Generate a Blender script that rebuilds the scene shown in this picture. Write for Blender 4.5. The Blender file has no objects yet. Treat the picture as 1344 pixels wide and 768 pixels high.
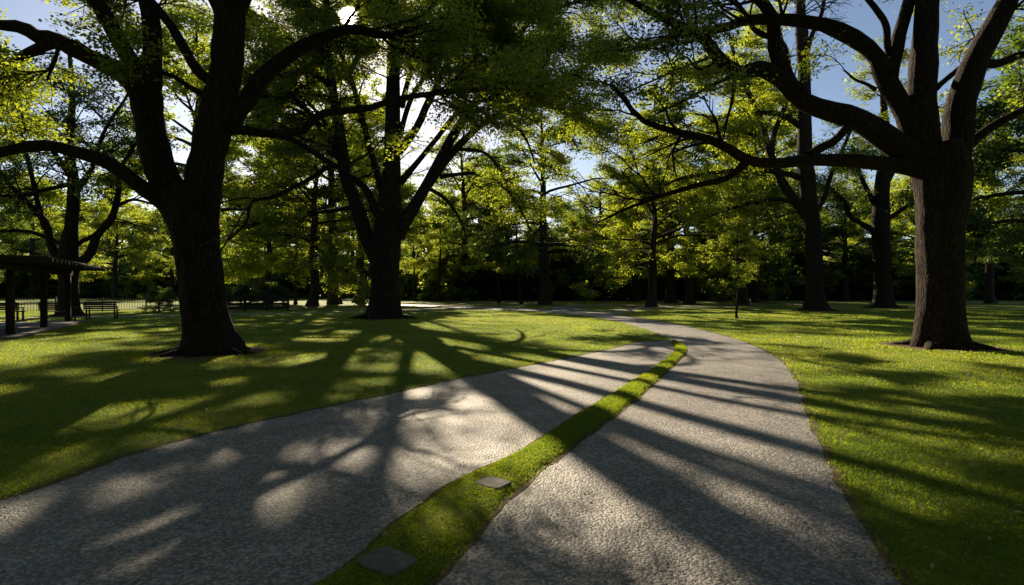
import bpy, math, random
import numpy as np
from mathutils import noise as mn, Vector

SC = bpy.context.scene
COL = SC.collection
F = 720.0          # focal length in photograph pixels
HX, HY, EYE = 672.0, 380.0, 1.6
RNG = np.random.default_rng(11)

def G(px, py):
    """ground point seen at a photograph pixel"""
    Y = F * EYE / (py - HY)
    return ((px - HX) / F * Y, Y)

def W(px, py, Y):
    return ((px - HX) / F * Y, Y, EYE + (HY - py) / F * Y)

# ------------------------------------------------------------------ objects
def tag(o, label=None, cat=None, group=None, kind=None):
    if label: o['label'] = label
    if cat: o['category'] = cat
    if group: o['group'] = group
    if kind: o['kind'] = kind
    return o

def empty(name, loc, rz=0.0):
    o = bpy.data.objects.new(name, None)
    o.empty_display_size = 0.3
    o.location = loc; o.rotation_euler = (0, 0, rz)
    COL.objects.link(o)
    return o

def link(name, me, mat, parent=None):
    o = bpy.data.objects.new(name, me)
    if mat is not None and not me.materials:
        me.materials.append(mat)
    o.parent = parent
    COL.objects.link(o)
    return o

def np_mesh(name, V, Fq, smooth=False, tint=None):
    """V (n,3) array, Fq (m,k) array of faces with k corners each"""
    me = bpy.data.meshes.new(name)
    V = np.asarray(V, dtype=np.float32); Fq = np.asarray(Fq, dtype=np.int32)
    m, k = Fq.shape
    me.vertices.add(len(V)); me.vertices.foreach_set('co', V.ravel())
    me.loops.add(m * k); me.loops.foreach_set('vertex_index', Fq.ravel())
    me.polygons.add(m)
    me.polygons.foreach_set('loop_start', np.arange(0, m * k, k, dtype=np.int32))
    me.polygons.foreach_set('loop_total', np.full(m, k, dtype=np.int32))
    if smooth:
        me.polygons.foreach_set('use_smooth', np.ones(m, dtype=bool))
    if tint is not None:
        a = me.attributes.new('tint', 'FLOAT', 'FACE')
        a.data.foreach_set('value', np.asarray(tint, dtype=np.float32))
    me.update(calc_edges=True)
    return me

class MB:
    """collects simple solids into one mesh"""
    def __init__(s): s.v = []; s.f = []
    def box(s, x0, x1, y0, y1, z0, z1, bev=0.0):
        n = len(s.v)
        b = bev
        if b <= 0:
            s.v += [(x0,y0,z0),(x1,y0,z0),(x1,y1,z0),(x0,y1,z0),(x0,y0,z1),(x1,y0,z1),(x1,y1,z1),(x0,y1,z1)]
            s.f += [(n,n+3,n+2,n+1),(n+4,n+5,n+6,n+7),(n,n+1,n+5,n+4),(n+1,n+2,n+6,n+5),(n+2,n+3,n+7,n+6),(n+3,n,n+4,n+7)]
        else:
            for z, e in ((z0, b), (z0+b, 0), (z1-b, 0), (z1, b)):
                s.v += [(x0+e,y0+e,z),(x1-e,y0+e,z),(x1-e,y1-e,z),(x0+e,y1-e,z)]
            s.f.append((n,n+3,n+2,n+1)); s.f.append((n+12,n+13,n+14,n+15))
            for r in range(3):
                a = n + 4*r
                for k in range(4):
                    s.f.append((a+k, a+(k+1)%4, a+4+(k+1)%4, a+4+k))
        return s
    def beam(s, p, q, w, h):
        p = Vector(p); q = Vector(q); t = (q-p).normalized()
        side = t.cross(Vector((0,0,1)))
        if side.length < 1e-3: side = Vector((1,0,0))
        side.normalize(); up = side.cross(t).normalized()
        n = len(s.v)
        for c in (p, q):
            for a, b in ((-1,-1),(1,-1),(1,1),(-1,1)):
                s.v.append(tuple(c + side*a*w/2 + up*b*h/2))
        s.f += [(n,n+1,n+2,n+3),(n+7,n+6,n+5,n+4)]
        for k in range(4):
            s.f.append((n+k, n+4+k, n+4+(k+1)%4, n+(k+1)%4))
        return s
    def build(s, name, mat, parent=None):
        return link(name, np_mesh(name, s.v, s.f), mat, parent)

# ---------------------------------------------------------------- materials
def mat(name):
    m = bpy.data.materials.new(name); m.use_nodes = True
    nt = m.node_tree; nt.nodes.clear()
    out = nt.nodes.new('ShaderNodeOutputMaterial')
    return m, nt, out

def nd(nt, t, **kw):
    n = nt.nodes.new(t)
    for k, v in kw.items():
        if hasattr(n, k): setattr(n, k, v)
        else: n.inputs[k.replace('_', ' ')].default_value = v
    return n

def ramp(nt, fac, stops):
    r = nt.nodes.new('ShaderNodeValToRGB')
    el = r.color_ramp.elements
    while len(el) < len(stops): el.new(0.5)
    for e, (p, c) in zip(el, stops):
        e.position = p; e.color = (*c, 1)
    nt.links.new(fac, r.inputs[0])
    return r.outputs[0]

def noise_tex(nt, vec, scale, detail=4, rough=0.55):
    n = nt.nodes.new('ShaderNodeTexNoise')
    n.inputs['Scale'].default_value = scale
    n.inputs['Detail'].default_value = detail
    n.inputs['Roughness'].default_value = rough
    if vec is not None: nt.links.new(vec, n.inputs['Vector'])
    return n.outputs[0]

def mapping(nt, vec, scale):
    m = nt.nodes.new('ShaderNodeMapping'); m.inputs['Scale'].default_value = scale
    nt.links.new(vec, m.inputs[0]); return m.outputs[0]

def mth(nt, op, a, b=None):
    n = nt.nodes.new('ShaderNodeMath'); n.operation = op
    for i, x in enumerate((a, b)):
        if x is None: continue
        if isinstance(x, (int, float)): n.inputs[i].default_value = x
        else: nt.links.new(x, n.inputs[i])
    return n.outputs[0]

def bump(nt, h, dist, strength=1.0):
    b = nt.nodes.new('ShaderNodeBump'); b.inputs['Distance'].default_value = dist
    b.inputs['Strength'].default_value = strength
    nt.links.new(h, b.inputs['Height']); return b.outputs[0]

def leaf_mat(name, stops, trans, tfac=0.55, gloss=0.05):
    m, nt, out = mat(name)
    at = nt.nodes.new('ShaderNodeAttribute'); at.attribute_name = 'tint'
    c1 = ramp(nt, at.outputs['Fac'], stops)
    c2 = ramp(nt, at.outputs['Fac'], trans)
    d = nt.nodes.new('ShaderNodeBsdfDiffuse'); nt.links.new(c1, d.inputs[0])
    t = nt.nodes.new('ShaderNodeBsdfTranslucent'); nt.links.new(c2, t.inputs[0])
    g = nt.nodes.new('ShaderNodeBsdfGlossy'); g.inputs['Roughness'].default_value = 0.4
    mx = nt.nodes.new('ShaderNodeMixShader'); mx.inputs[0].default_value = tfac
    nt.links.new(d.outputs[0], mx.inputs[1]); nt.links.new(t.outputs[0], mx.inputs[2])
    m2 = nt.nodes.new('ShaderNodeMixShader'); m2.inputs[0].default_value = gloss
    nt.links.new(mx.outputs[0], m2.inputs[1]); nt.links.new(g.outputs[0], m2.inputs[2])
    nt.links.new(m2.outputs[0], out.inputs[0])
    return m

LEAF = {
 'green': leaf_mat('green leaves', [(0,(.030,.055,.010)),(1,(.075,.11,.018))], [(0,(.26,.38,.02)),(1,(.56,.62,.035))]),
 'dark':  leaf_mat('dark leaves', [(0,(.018,.038,.010)),(1,(.045,.075,.016))], [(0,(.11,.21,.02)),(1,(.24,.34,.03))], 0.5),
 'bright':leaf_mat('bright leaves', [(0,(.045,.07,.010)),(1,(.10,.12,.016))], [(0,(.34,.46,.02)),(1,(.62,.68,.04))], 0.62),
 'copper':leaf_mat('copper leaves', [(0,(.07,.035,.012)),(1,(.11,.07,.016))], [(0,(.26,.11,.02)),(1,(.45,.30,.03))], 0.5),
}

def bark_mat(name, c0, c1, sc=1.0):
    m, nt, out = mat(name)
    tc = nt.nodes.new('ShaderNodeTexCoord')
    v = mapping(nt, tc.outputs['Object'], (9*sc, 9*sc, 1.3*sc))
    w = noise_tex(nt, v, 1.2, 6, .65)
    vo = nt.nodes.new('ShaderNodeTexVoronoi'); vo.feature = 'DISTANCE_TO_EDGE'
    vo.inputs['Scale'].default_value = 2.0
    wv = nt.nodes.new('ShaderNodeVectorMath'); wv.operation = 'MULTIPLY_ADD'
    nz = nt.nodes.new('ShaderNodeTexNoise'); nz.inputs['Scale'].default_value = 1.7
    nt.links.new(v, nz.inputs['Vector'])
    nt.links.new(nz.outputs['Color'], wv.inputs[0]); wv.inputs[1].default_value = (.9,.9,.9)
    nt.links.new(v, wv.inputs[2]); nt.links.new(wv.outputs[0], vo.inputs['Vector'])
    ridge = mth(nt, 'MINIMUM', mth(nt, 'MULTIPLY', vo.outputs['Distance'], 3.0), 1.0)
    h = mth(nt, 'ADD', mth(nt, 'MULTIPLY', ridge, .7), mth(nt, 'MULTIPLY', w, .6))
    col = ramp(nt, h, [(.25, c0), (.95, c1)])
    p = nt.nodes.new('ShaderNodeBsdfPrincipled'); p.inputs['Roughness'].default_value = .95
    p.inputs['Specular IOR Level'].default_value = .15
    nt.links.new(col, p.inputs['Base Color'])
    nt.links.new(bump(nt, h, .035, .9), p.inputs['Normal'])
    nt.links.new(p.outputs[0], out.inputs[0])
    return m

BARK = bark_mat('dark ridged bark', (.009,.007,.0055), (.052,.037,.027))
BARK_FAR = bark_mat('bark of farther trees', (.014,.011,.009), (.075,.055,.042), .7)

def simple_mat(name, c0, c1, scale=20, bdist=.003, rough=.85, spec=.2):
    m, nt, out = mat(name)
    tc = nt.nodes.new('ShaderNodeTexCoord')
    h = noise_tex(nt, mapping(nt, tc.outputs['Object'], (1,1,1)), scale, 6, .6)
    p = nt.nodes.new('ShaderNodeBsdfPrincipled'); p.inputs['Roughness'].default_value = rough
    p.inputs['Specular IOR Level'].default_value = spec
    nt.links.new(ramp(nt, h, [(.3, c0), (.7, c1)]), p.inputs['Base Color'])
    nt.links.new(bump(nt, h, bdist, .8), p.inputs['Normal'])
    nt.links.new(p.outputs[0], out.inputs[0])
    return m

WOOD = simple_mat('dark stained timber', (.018,.013,.010), (.05,.038,.028), 14, .004)
IRON = simple_mat('dark painted iron', (.012,.012,.012), (.03,.028,.025), 30, .001, .5, .4)
STONE = simple_mat('grey stepping stone', (.08,.082,.072), (.16,.155,.135), 25, .006)
GRIT = simple_mat('loose grit', (.08,.078,.075), (.34,.31,.28), 60, .002)
SOIL = simple_mat('bare brown soil', (.05,.035,.02), (.15,.11,.06), 18, .02, .95, .1)
SLAB = simple_mat('pale concrete paving', (.16,.15,.14), (.26,.25,.23), 6, .004)

def lawn_material():
    m, nt, out = mat('mown grass')
    tc = nt.nodes.new('ShaderNodeTexCoord'); v = tc.outputs['Object']
    big = noise_tex(nt, v, .35, 4, .6)
    mid = noise_tex(nt, v, 3.5, 5, .65)
    fine = noise_tex(nt, v, 60, 5, .7)
    s = mth(nt, 'ADD', mth(nt, 'MULTIPLY', big, .5), mth(nt, 'ADD', mth(nt, 'MULTIPLY', mid, .25), mth(nt, 'MULTIPLY', fine, .35)))
    col = ramp(nt, s, [(.36, (.035,.08,.009)), (.55, (.13,.17,.018)), (.74, (.33,.31,.06))])
    p = nt.nodes.new('ShaderNodeBsdfPrincipled'); p.inputs['Roughness'].default_value = .9
    p.inputs['Specular IOR Level'].default_value = .1
    nt.links.new(col, p.inputs['Base Color'])
    nt.links.new(bump(nt, mth(nt, 'ADD', fine, mth(nt, 'MULTIPLY', mid, .8)), .03, .8), p.inputs['Normal'])
    nt.links.new(p.outputs[0], out.inputs[0])
    return m

def path_material():
    m, nt, out = mat('rolled stone aggregate')
    tc = nt.nodes.new('ShaderNodeTexCoord'); v = tc.outputs['Object']
    def vor(scale, feat='F1', sm=None):
        vo = nt.nodes.new('ShaderNodeTexVoronoi'); vo.feature = feat
        vo.inputs['Scale'].default_value = scale
        if feat == 'SMOOTH_F1': vo.inputs['Smoothness'].default_value = .25
        nt.links.new(v, vo.inputs['Vector']); return vo
    a = vor(52, 'SMOOTH_F1'); b = vor(110)
    rock = mth(nt, 'SUBTRACT', 1.0, mth(nt, 'MULTIPLY', a.outputs['Distance'], 1.25))
    sub = mth(nt, 'SUBTRACT', 1.0, b.outputs['Distance'])
    nn_ = noise_tex(nt, v, 23, 5, .7)
    h = mth(nt, 'ADD', mth(nt, 'MULTIPLY', rock, .7), mth(nt, 'ADD', mth(nt, 'MULTIPLY', sub, .3), mth(nt, 'MULTIPLY', nn_, .9)))
    big = noise_tex(nt, v, 1.1, 7, .68); fine = noise_tex(nt, v, 120, 3, .6)
    sep = nt.nodes.new('ShaderNodeSeparateColor'); nt.links.new(vor(52).outputs['Color'], sep.inputs[0])
    s = mth(nt, 'ADD', mth(nt, 'MULTIPLY', sep.outputs[0], .45), mth(nt, 'ADD', mth(nt, 'MULTIPLY', big, .65), mth(nt, 'MULTIPLY', rock, .2)))
    col = ramp(nt, s, [(.30, (.06,.06,.061)), (.62, (.165,.16,.157)), (.92, (.38,.355,.33))])
    p = nt.nodes.new('ShaderNodeBsdfPrincipled'); p.inputs['Roughness'].default_value = .62
    p.inputs['Specular IOR Level'].default_value = .35
    nt.links.new(col, p.inputs['Base Color'])
    nt.links.new(bump(nt, h, .0085, 1.0), p.inputs['Normal'])
    nt.links.new(p.outputs[0], out.inputs[0])
    return m

LAWN = lawn_material(); PATH = path_material()
BLADE = leaf_mat('grass blades', [(0,(.022,.060,.007)),(.7,(.06,.11,.012)),(1,(.20,.17,.05))], [(0,(.18,.32,.01)),(.7,(.50,.56,.022)),(1,(.70,.60,.09))], .6, .04)
LITTER = leaf_mat('dry fallen leaves', [(0,(.12,.07,.03)),(1,(.34,.27,.17))], [(0,(.12,.07,.03)),(1,(.3,.2,.1))], .2, .03)

# ------------------------------------------------------------------- curves
def catmull(P, n):
    P = np.asarray(P, float)
    Q = np.vstack([2*P[0]-P[1], P, 2*P[-1]-P[-2]])
    out = []
    for i in range(len(P)-1):
        p0, p1, p2, p3 = Q[i:i+4]
        for t in np.linspace(0, 1, 16, endpoint=False):
            out.append(.5*((2*p1)+(-p0+p2)*t+(2*p0-5*p1+4*p2-p3)*t*t+(-p0+3*p1-3*p2+p3)*t**3))
    out.append(P[-1]); out = np.array(out)
    s = np.concatenate([[0], np.cumsum(np.linalg.norm(np.diff(out[:, :3], axis=0), axis=1))])
    u = np.linspace(0, s[-1], n)
    return np.stack([np.interp(u, s, out[:, k]) for k in range(out.shape[1])], 1)

def nrm(a): return a / np.maximum(np.linalg.norm(a, axis=-1, keepdims=True), 1e-9)

def tubes(P, R, sides):
    """P (C,n,3), R (C,n)"""
    C, n, _ = P.shape
    T = np.empty_like(P); T[:, 1:-1] = P[:, 2:]-P[:, :-2]; T[:, 0] = P[:, 1]-P[:, 0]; T[:, -1] = P[:, -1]-P[:, -2]
    T = nrm(T)
    mean = nrm(P[:, -1]-P[:, 0])
    ref = np.zeros((C, 3)); ref[np.arange(C), np.argmin(np.abs(mean), 1)] = 1
    U = nrm(np.cross(T, ref[:, None, :])); B = np.cross(T, U)
    th = np.linspace(0, 2*np.pi, sides, endpoint=False)
    V = P[:, :, None, :] + R[:, :, None, None]*(np.cos(th)[None, None, :, None]*U[:, :, None, :]+np.sin(th)[None, None, :, None]*B[:, :, None, :])
    c = np.arange(C)[:, None, None]*n*sides; r = np.arange(n-1)[None, :, None]*sides; k = np.arange(sides)[None, None, :]
    k2 = (k+1) % sides
    Fq = np.stack([c+r+k, c+r+k2, c+r+sides+k2, c+r+sides+k], -1).reshape(-1, 4)
    return V.reshape(-1, 3), Fq

def merge(parts):
    Vs = []; Fs = []; n = 0
    for V, Fq in parts:
        Vs.append(V); Fs.append(Fq+n); n += len(V)
    return np.vstack(Vs), np.vstack(Fs)

def limb_mesh(P, R, sides=14, rough=.09):
    V, Fq = tubes(P[None], R[None], sides)
    n = len(P); V = V.reshape(n, sides, 3)
    for i in range(n):
        c = P[i]
        for j in range(sides):
            d = V[i, j]-c
            q = V[i, j]
            k = mn.noise(Vector((q[0]*1.3, q[1]*1.3, q[2]*1.3)))*rough*1.6 + mn.noise(Vector((q[0]*4.5, q[1]*4.5, q[2]*4.5)))*rough
            V[i, j] = c + d*(1+k)
    return V.reshape(-1, 3), Fq

def trunk_mesh(P, R, sides=40, flare=.75, seed=0, nroot=6, ridges=True):
    """trunk with buttressed foot; P[0] is on the ground"""
    V, Fq = tubes(P[None], R[None], sides)
    n = len(P); V = V.reshape(n, sides, 3); ph = seed*1.7
    for i in range(n):
        z = P[i][2]-P[0][2]
        fl = flare*math.exp(-z/(R[0]*.75))
        for j in range(sides):
            d = V[i, j]-P[i]; a = math.atan2(d[1], d[0])
            lob = .62+.38*math.sin(nroot*a+ph+.8*math.sin(2*a+seed))
            k = 1+fl*lob
            q = Vector((math.cos(a)*1.4+seed*3, math.sin(a)*1.4, z*.55))
            k += .10*mn.noise(q)+.05*mn.noise(q*3.1)
            if ridges: k += .022*math.sin(a*17+2.5*mn.noise(Vector((a*1.2, z*.9, seed))))
            V[i, j] = P[i]+d*k
            if i == 0: V[i, j][2] = P[0][2]-.06
    V = V.reshape(-1, 3)
    if ridges:
        g = np.random.default_rng(seed+50); RP = []; RR = []
        for k in range(9):
            a = k*2*math.pi/9+g.uniform(-.3, .3); d = np.array([math.cos(a), math.sin(a), 0]); r0 = R[0]
            L = r0*g.uniform(1.3, 2.6); q = []
            for t in np.linspace(0, 1, 14):
                side = np.array([-d[1], d[0], 0])*math.sin(t*4+k)*.13*r0
                q.append(P[0]+d*(r0*.75+L*t)+side+np.array([0, 0, r0*(.20*(1-t)**2.2-.05-.07*t)]))
            RP.append(q); RR.append(r0*(.26*(1-np.linspace(0, 1, 14))**.8+.035)*g.uniform(.7, 1.1))
        V2, F2 = tubes(np.array(RP), np.array(RR), 10)
        for i in range(len(V2)):
            V2[i] += np.array([0, 0, 1])*.02*mn.noise(Vector(V2[i]*7))
        V, Fq = merge([(V, Fq), (V2, F2)])
    return V, Fq

def at(P, R, idx, t):
    N = P.shape[1]; f = np.clip(t, 0, .9999)*(N-1); i0 = f.astype(int); a = (f-i0)[:, None]
    p0 = P[idx, i0]; p1 = P[idx, i0+1]
    return p0*(1-a)+p1*a, nrm(p1-p0), R[idx, i0]*(1-a[:, 0])+R[idx, i0+1]*a[:, 0]

def lens(P): return np.linalg.norm(np.diff(P, axis=1), axis=2).sum(1)

def spawn(P, R, per_m, tmin, ang, Lr, n, flat, up, droop, wob, rfrac, rmax, rend, rng, taper_len=.5):
    Ls = lens(P)
    cnt = np.maximum(1, np.round(Ls*(1-tmin)*per_m*rng.uniform(.8, 1.2, len(Ls)))).astype(int)
    idx = np.repeat(np.arange(len(P)), cnt)
    t = tmin+(1-tmin)*rng.random(len(idx))
    s, T, r = at(P, R, idx, t)
    C = len(idx)
    v = rng.normal(size=(C, 3)); v -= (v*T).sum(1, keepdims=True)*T; v = nrm(v)
    a = np.radians(rng.uniform(ang[0], ang[1], C))[:, None]
    d = np.cos(a)*T+np.sin(a)*v
    d[:, 2] = d[:, 2]*flat+up
    d = nrm(d)
    L = rng.uniform(Lr[0], Lr[1], C)*(1-taper_len*t)
    pts = [s]; cur = s
    for k in range(n-1):
        d = nrm(d+rng.normal(size=(C, 3))*wob+np.array([0, 0, -droop]))
        cur = cur+d*(L/(n-1))[:, None]; pts.append(cur)
    Pn = np.stack(pts, 1)
    r0 = np.minimum(r*rfrac, rmax)
    Rn = r0[:, None]+(rend-r0)[:, None]*np.linspace(0, 1, n)[None]**.8
    Rn = np.maximum(Rn, rend*.8)
    return Pn, Rn

def leaves(P, per, size, spread, rng, tilt=.55, tbase=.0, asp=.62, lo=.15):
    """leaves along twigs; returns quads and tint"""
    C = len(P)
    idx = np.repeat(np.arange(C), per); M = len(idx)
    t = lo+(1-lo)*rng.random(M)
    s, T, _ = at(P, np.zeros(P.shape[:2]), idx, t)
    s = s+rng.normal(size=(M, 3))*spread*np.array([1.1, 1.1, .32])
    a = nrm(T*.5+rng.normal(size=(M, 3))*.8*np.array([1, 1, .5])+np.array([0, 0, -.15]))
    nr = nrm(rng.normal(size=(M, 3))*tilt+np.array([0, 0, 1.0]))
    b = nrm(np.cross(nr, a)); nr = np.cross(a, b)
    L = (size*rng.uniform(.65, 1.3, M))[:, None]; Wd = L*asp
    v0 = s; v2 = s+a*L; m_ = s+a*L*.45+nr*Wd*.12
    v1 = m_+b*Wd*.5; v3 = m_-b*Wd*.5
    V = np.stack([v0, v1, v2, v3], 1).reshape(-1, 3)
    Fq = np.arange(M*4).reshape(-1, 4)
    clump = rng.random(C)[idx]
    tint = np.clip(.45*clump+.55*rng.random(M)+tbase, 0, 1)
    return V, Fq, tint

# direction of the sun, used for the lamp, the sky and for the openings in the crowns
SUN_PX = (457, 20)
sv = np.array([(SUN_PX[0]-HX)/F, 1.0, (HY-SUN_PX[1])/F]); sv = sv/np.linalg.norm(sv)
# where sunlight reaches the ground between the leaves (x, y, half width, half height in photograph pixels)
POOLS = [(257,682,62,38),(190,725,60,30),(140,640,75,14),(364,649,26,36),(344,595,20,9),(219,570,70,18),(54,539,48,8),(116,570,32,8),
 (294,500,38,7),(381,477,24,7),(277,514,26,4),(554,610,32,26),(543,548,20,9),(598,558,26,12),(660,549,26,10),(726,551,26,12),
 (629,597,32,18),(620,529,36,9),(739,511,32,11),(679,498,14,5),(787,520,16,9),(800,496,42,8),(866,549,52,14),(796,597,42,22),
 (840,628,32,26),(822,703,52,36),(585,690,26,16),(730,580,28,14),(413,640,16,26),(459,606,12,16),
 (650,427,115,13),(700,442,60,6),(560,480,45,12),(430,474,50,12),(600,455,45,8),(420,445,40,5),(330,455,40,5),(60,462,60,4),(150,440,50,4),
 (1180,545,115,19),(1280,590,75,17),(1100,447,190,6),(1000,417,190,6),(1210,482,85,7),(960,480,42,15),(900,500,36,12),(1010,520,40,12),
 (1190,670,50,16),(940,590,34,12),(130,405,112,6),(430,399,60,2),(1010,575,26,10),(1300,660,45,12),(90,490,40,5),(1110,500,60,6),(980,640,30,20),(80,735,50,25)]
_grid = np.random.default_rng(321).random((96, 96))
def vnoise(x, y, sc):
    x = x/sc+200; y = y/sc+200; i = np.floor(x).astype(int); j = np.floor(y).astype(int)
    a = x-i; b = y-j; a = a*a*(3-2*a); b = b*b*(3-2*b); g_ = _grid; m = 96
    return (g_[i % m, j % m]*(1-a)+g_[(i+1) % m, j % m]*a)*(1-b)+(g_[i % m, (j+1) % m]*(1-a)+g_[(i+1) % m, (j+1) % m]*a)*b
def opening(Q):
    """False for twigs that would shade one of the sunny spots or stand before the sun's disc"""
    g = Q-sv*(Q[:, 2]/sv[2])[:, None]
    ok = np.ones(len(Q), bool); front = g[:, 1] > 1.5
    px = HX+F*g[:, 0]/np.maximum(g[:, 1], .1); py = HY+F*EYE/np.maximum(g[:, 1], .1)
    for x, y, a, b in POOLS:
        ok &= ~(front & (((px-x)/a)**2+((py-y)/b)**2 < .8))
    n = .62*vnoise(g[:, 0]+.35*g[:, 1], g[:, 1], 1.25)+.38*vnoise(g[:, 0]+7, g[:, 1]+3, .55)
    ok &= ~(front & (g[:, 1] < 45) & (n > .635+.02*(np.abs(px-672) > 330)))
    px = HX+F*Q[:, 0]/Q[:, 1]; py = HY-F*(Q[:, 2]-EYE)/Q[:, 1]
    ok &= ~((px-SUN_PX[0])**2+(py-SUN_PX[1])**2 < 13**2)
    return ok
def clumpy(Q, scale, thr, seed):
    n = np.array([mn.noise(Vector((q[0]/scale+seed, q[1]/scale, q[2]/scale*1.3))) for q in Q])
    return n > thr

# ---------------------------------------------------------------- the trees
TREE_GROUP = 'trees of the park'
def finish_tree(root, loc, V, leafm):
    me = np_mesh('crown', V[0]-np.array(loc), V[1], tint=V[2])
    return link('crown', me, LEAF[leafm], root)

class Hero:
    """a tree whose trunk and main limbs are traced, with grown secondary wood"""
    def __init__(s, name, label, base_px, depth=None, group=TREE_GROUP, seed=1, cat='tree'):
        s.d = F*EYE/(base_px[1]-HY) if depth is None else depth
        s.loc = (*[W(base_px[0], base_px[1], s.d)[k] for k in (0, 1)], 0.0)
        s.root = empty(name, s.loc); tag(s.root, label, cat, group)
        s.limbs = []; s.px = []; s.rng = np.random.default_rng(seed); s.seed = seed
    def trunk(s, pts, flare=.75, sides=40, bark=BARK):
        P = np.array([W(x, y, s.d) for x, y, w in pts]); P[0][2] = 0
        R = np.array([w/2*s.d/F for x, y, w in pts])
        C = catmull(np.hstack([P, R[:, None]]), 46)
        # denser rings near the foot
        V, Fq = trunk_mesh(C[:, :3], C[:, 3], sides, flare, s.seed)
        s.tr = C
        link('trunk', np_mesh('trunk', V-np.array(s.loc), Fq, True), bark, s.root)
        for c in C: s.px.append(s.proj(c))
        s.bark = bark
    def proj(s, c):
        return (HX+F*c[0]/c[1], HY-F*(c[2]-EYE)/c[1], c[1])
    def limb(s, pts, w0, w1, dd=0.0, crown=True, tm=.3, wob=.05):
        near = min(s.px, key=lambda q: (q[0]-pts[0][0])**2+(q[1]-pts[0][1])**2)
        D0 = near[2]; pts = np.array(pts, float)
        L = np.concatenate([[0], np.cumsum(np.linalg.norm(np.diff(pts, axis=0), axis=1))]); u = L/L[-1]
        D = D0+dd*u**1.2
        P = np.array([W(x, y, d) for (x, y), d in zip(pts, D)])
        R = (w0+(w1-w0)*u)/2*D/F
        C = catmull(np.hstack([P, R[:, None]]), 24)
        n = 24; w = np.zeros((n, 3)); ph = s.rng.random(3)*9
        for k in range(3): w[:, k] = np.sin(np.linspace(0, 7, n)+ph[k])*np.sin(np.linspace(0, np.pi, n))
        C[:, :3] += w*wob*s.d/30
        C[:, 3] = np.maximum(C[:, 3], .008)
        
        if w0 < 30: C[0, 3] *= 1.25; C[1, 3] *= 1.1
        for c in C: s.px.append(s.proj(c))
        V, Fq = limb_mesh(C[:, :3], C[:, 3], 12)
        link('limb', np_mesh('limb', V-np.array(s.loc), Fq, True), s.bark, s.root)
        if crown: s.limbs.append((C[:, :3], C[:, 3], tm))
        return s
    def grow(s, leafm, l2=(.9, 2.2, 4.0), l3=(2.0, .9, 1.8), tw=(4.0, .35, .8), nleaf=9, size=.11, flat=.6, up=.12, droop=.03, spread=.12, tint=0.0, zmin=None, cut=None, k=(2.0,2.0,1.8), thr=-.10):
        r = s.rng; l2 = (l2[0]*k[0], *l2[1:]); l3 = (l3[0]*k[1], *l3[1:]); tw = (tw[0]*k[2], *tw[1:])
        P = np.array([l[0] for l in s.limbs]); R = np.array([l[1] for l in s.limbs])
        tms = [l[2] for l in s.limbs]
        A = []; B = []
        for i in range(len(P)):
            p, q = spawn(P[i:i+1], R[i:i+1], l2[0], tms[i], (25, 65), (l2[1], l2[2]), 8, flat, up, droop, .14, .5, .055, .014, r)
            A.append(p); B.append(q)
        P2 = np.vstack(A); R2 = np.vstack(B)
        ok = (opening(P2[:, 3]) & opening(P2[:, 5]))|(r.random(len(P2)) < .75); P2 = P2[ok]; R2 = R2[ok]
        # the limb tips carry side twigs too
        P3, R3 = spawn(P2, R2, l3[0], .2, (25, 60), (l3[1], l3[2]), 6, flat, .03, droop*1.3, .14, .6, .03, .008, r)
        P4, R4 = spawn(P3, R3, tw[0], .15, (25, 65), (tw[1], tw[2]), 4, .4, 0, droop*1.5, .15, .6, .010, .004, r)
        # twigs also directly on the outer ends of the secondary branches
        P4b, R4b = spawn(P2, R2, tw[0]*.6, .5, (25, 65), (tw[1], tw[2]), 4, .4, 0, droop, .15, .6, .010, .004, r)
        P4 = np.vstack([P4, P4b]); R4 = np.vstack([R4, R4b])
        if zmin is not None:
            ok = P4[:, -1, 2] > zmin; P4 = P4[ok]; R4 = R4[ok]
        ok = clumpy(P4[:, -1], 1.5, thr, s.seed); P4 = P4[ok]; R4 = R4[ok]
        ok = opening(P4[:, 2])|(r.random(len(P4)) < .04); P4 = P4[ok]; R4 = R4[ok]
        if cut is not None:
            ok = cut(P4[:, 2]); P4 = P4[ok]; R4 = R4[ok]
        ok = opening(P3[:, 3])|(r.random(len(P3)) < .45); P3 = P3[ok]; R3 = R3[ok]
        V, Fq = merge([tubes(P2, R2, 7), tubes(P3, R3, 5), tubes(P4, R4, 3)])
        o = link('branches', np_mesh('branches', V-np.array(s.loc), Fq, True), s.bark, s.root)
        V, Fq, ti = leaves(P4, nleaf, size, spread, r, tbase=tint)
        Q = V.reshape(-1, 4, 3); ok = opening(Q[:, 0])|(r.random(len(Q)) < .04)
        V = Q[ok].reshape(-1, 3); Fq = np.arange(len(V)).reshape(-1, 4); ti = ti[ok]
        print(s.root.name, 'leaves', len(Fq), 'twigs', len(P4))
        finish_tree(s.root, s.loc, (V, Fq, ti), leafm)
        return s

# left oak, 14 m away
t1 = Hero('oak_tree', 'huge dark tree at left with forked trunk standing on the near left lawn', (277, 463), seed=3)
t1.trunk([(278,463,62),(273,435,56),(266,390,53),(262,345,53),(257,300,55),(253,272,56),(251,240,44)], flare=.42)
t1.limb([(250,310),(240,285),(222,250),(203,190),(192,135),(190,105)], 42, 34, .2, tm=.9)
t1.limb([(191,125),(197,100),(200,60),(196,15),(180,-40),(165,-140),(168,-230),(150,-330)], 26, 5, 1.0, tm=.3)
t1.limb([(190,118),(178,90),(160,60),(137,20),(113,-20),(85,-80),(60,-160),(20,-240)], 24, 5, -1.5, tm=.35)
t1.limb([(188,122),(170,103),(146,88),(102,68),(71,51),(50,49),(30,37),(0,33),(-60,22),(-130,-10)], 27, 5, .8, tm=.45)
t1.limb([(74,53),(56,62),(34,72),(0,92),(-50,108),(-110,100)], 14, 4, 1.2, tm=.4)
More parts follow.
